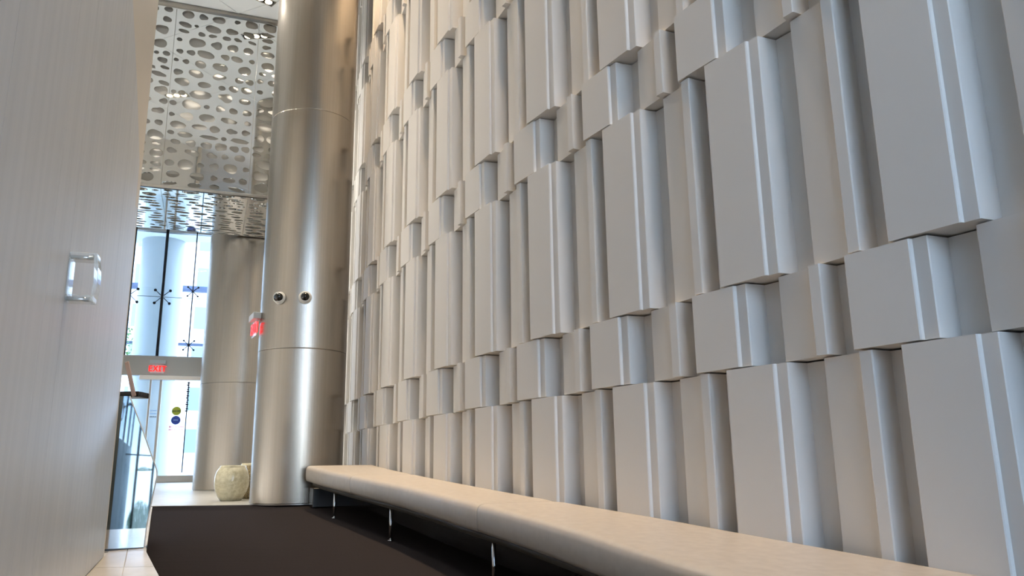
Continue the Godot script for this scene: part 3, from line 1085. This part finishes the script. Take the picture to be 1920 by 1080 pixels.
func build_outdoors() -> void:
	var st := st_new()
	box(st, Vector3(-70, -0.35, -120), Vector3(50, -0.02, -25.3))
	box(st, Vector3(-70, -0.35, -25.3), Vector3(-15.15, -0.02, 20))
	var gd := obj("pavement", mesh_of(st), M.concrete)
	tag(gd, "pale sunlit pavement outside the entrance glass", "pavement", "", "structure")
	st = st_new()
	box(st, Vector3(-30, -1.5, 9.6), Vector3(45, LOW - 0.02, 70))
	quad(st, Vector3(-14.9, LOW + 0.004, 3.9), Vector3(0.5, LOW + 0.004, 3.9), Vector3(3.0, LOW + 0.004, 9.6), Vector3(-14.9, LOW + 0.004, 9.6))
	var g2 := obj("terrace", mesh_of(st), M.concrete)
	tag(g2, "pale paved terrace outside the far end of the passage", "pavement", "", "structure")
	var fr := frame_at(Vector2(-10.67, 23.2), 0.0, 20.0)
	# round column just outside the glass
	var ec := thing("concrete_column", "broad pale round column standing outside the entrance glass", "column", fr * Transform3D(Basis.IDENTITY, Vector3(-0.33, -0.02, -3.0)))
	st = st_new(true)
	lathe(st, [[0.70, 0.03], [0.70, 14.0], [0.0, 14.0]], 48)
	obj("shaft", mesh_of(st), M.ext_col, ec)
	st = st_new(true)
	lathe(st, [[0.74, 0.0], [0.74, 0.10], [0.70, 0.12]], 48)
	obj("base_ring", mesh_of(st), M.ext_col, ec)
	# canopy rails
	for y in [[7.08, 0.11], [4.94, 0.05]]:
		st = st_new()
		box(st, Vector3(-9, y[0] - y[1], -6.1), Vector3(9, y[0] + y[1], -5.9), 0.01)
		var b := obj("canopy_rail", mesh_of(st), M.ext_beam, self, fr)
		tag(b, "slate blue rail crossing behind the column, %s" % ["upper and thicker of the pair" if y[0] > 6 else "lower and thinner of the pair"], "rail")
	# white building across the street
	var bd := thing("building", "white office building across the street behind the entrance glass", "building", fr * Transform3D(Basis.IDENTITY, Vector3(0, -0.02, -30.0)))
	st = st_new()
	box(st, Vector3(-26, 0, -10), Vector3(26, 40, 0))
	obj("wall", mesh_of(st), M.facade, bd)
	for i in range(-9, 10):
		for k in range(0, 12):
			st = st_new()
			box(st, Vector3(i * 1.9 - 0.42, 1.4 + k * 2.7, -0.02), Vector3(i * 1.9 + 0.42, 2.9 + k * 2.7, 0.03))
			obj("window", mesh_of(st), M.facade_glass, bd)
	# tree left of the door, and one by the building
	for t in [[Vector3(-2.0, -0.02, -5.0), 5.2, "leafy street tree beside the broad round column"], [Vector3(5.6, -0.02, -9.0), 4.4, "leafy street tree beyond the steel column"]]:
		var tr := thing("street_tree", t[2], "tree", fr * Transform3D(Basis.IDENTITY, t[0]))
		st = st_new(true)
		tube(st, Vector3.ZERO, Vector3(0.03, t[1] * 0.7, 0), 0.07, 0.04, 10)
		for q in [[0.5, 0.3, 0.1], [-0.4, 0.5, -0.2], [0.1, 0.6, 0.4]]:
			tube(st, Vector3(0.02, t[1] * 0.55, 0), Vector3(q[0], t[1] * 0.55 + q[1] + 0.6, q[2]), 0.03, 0.012, 6)
		obj("trunk", mesh_of(st), M.bark, tr)
		st = st_new()
		foliage(st, Vector3(0, t[1] * 0.92, 0), Vector3(0.85, 1.1, 0.85), 700, 0.075)
		var lf := obj("foliage", mesh_of(st), M.leaf, tr)
		lf.set_meta("kind", "stuff")
	# hedge and planter outside the end window (mirrored by the pedestal)
	for k in 3:
		var he := thing("hedge", ["clipped hedge in a pale planter outside the passage window, next to the mullion", "clipped hedge in a pale planter at the middle of the terrace", "clipped hedge in a pale planter at the terrace end"][k], "hedge", frame_at(Vector2(3.2 + k * 2.6, -11.9 + k * 1.1), LOW - 0.02, -30))
		st = st_new()
		box(st, Vector3(-1.2, 0, -0.35), Vector3(1.2, 0.45, 0.35), 0.02)
		obj("planter", mesh_of(st), M.concrete, he)
		st = st_new()
		foliage(st, Vector3(0, 1.05, 0), Vector3(1.3, 0.7, 0.45), 1800, 0.07)
		var hl := obj("foliage", mesh_of(st), M.leaf, he)
		hl.set_meta("kind", "stuff")

# ---------------------------------------------------------------- scene
func _ready() -> void:
	rng.seed = 77
	# camera
	var cam := Camera3D.new()
	cam.name = "camera"
	cam.fov = 40.606
	cam.near = 0.05
	cam.far = 400.0
	cam.position = Vector3(0, EYE, 0)
	cam.rotation = Vector3(deg_to_rad(12.7515), 0, deg_to_rad(-0.7312))
	add_child(cam)
	cam.current = true
	# sky and exposure
	var env := Environment.new()
	var sky := Sky.new()
	var sm := ProceduralSkyMaterial.new()
	sm.sky_top_color = Color(0.60, 0.74, 0.92)
	sm.sky_horizon_color = Color(0.90, 0.95, 0.99)
	sm.ground_horizon_color = Color(0.80, 0.85, 0.88)
	sm.ground_bottom_color = Color(0.6, 0.6, 0.6)
	sm.energy_multiplier = 13.0
	sky.sky_material = sm
	env.background_mode = Environment.BG_SKY
	env.sky = sky
	env.tonemap_mode = Environment.TONE_MAPPER_LINEAR
	env.tonemap_exposure = 0.95
	env.sdfgi_enabled = true
	env.ssao_enabled = true
	env.ssil_enabled = true
	var we := WorldEnvironment.new()
	we.name = "environment"
	we.environment = env
	add_child(we)

	make_materials()
	build_wall_points()
	# structure
	build_relief_wall()
	build_left_wall()
	build_floor()
	build_shell()
	build_entrance()
	# large objects
	build_column("near brushed steel column at the far end of the bench", Vector2(-2.483, 9.14), 0.504, CEIL - 0.002, [1.70, 4.6], 0.0)
	build_column("brushed steel column beside the entrance glass, behind the pots", Vector2(-5.30, 15.2), 0.75, CEIL - 0.002, [1.95, 4.9], 0.0)
	build_bulkhead()
	build_bench()
	build_pedestal()
	# lamps: one visible by the bulkhead, the others along the passage
	downlight(Vector2(-4.13, 11.57), 45.0, 22.0, 60.0, Color(1.0, 0.97, 0.93), "triple recessed ceiling lamp just in front of the perforated bulkhead, above the steel column")
	downlight(Vector2(-5.6, 9.6), 45.0, 32.0, 60.0, Color(1.0, 0.97, 0.93), "triple recessed ceiling lamp mirrored in the left part of the perforated bulkhead")
	downlight(Vector2(-4.4, 8.3), 45.0, 14.0, 60.0, Color(1.0, 0.96, 0.89), "triple recessed ceiling lamp mirrored low in the perforated bulkhead")
	for m in [-2.6, -0.7, 1.2, 3.1, 5.0]:
		var p := wall_at(m) + wall_out(m) * 0.37
		downlight(p, 62.0, 23.0, 30.0, Color(1.0, 0.88, 0.73), "triple recessed ceiling lamp above the passage along the relief wall", "ceiling lamps along the relief wall")
	downlight(Vector2(-7.6, 17.0), 45.0, 45.0, 60.0, Color(1.0, 0.97, 0.93), "triple recessed ceiling lamp over the entrance hall behind the bulkhead")
	downlight(Vector2(-4.4, 13.0 + 5.5), 45.0, 40.0, 60.0, Color(1.0, 0.96, 0.89), "triple recessed ceiling lamp behind the column by the entrance glass")
	# small things
	build_domes()
	exit_sign("red lettered exit sign fixed sideways to the near steel column", frame_at(Vector2(-3.02, 8.98), EYE + 1.68, -62.0), 0.27, true)
	build_pots()
	build_handle()
	build_outdoors()
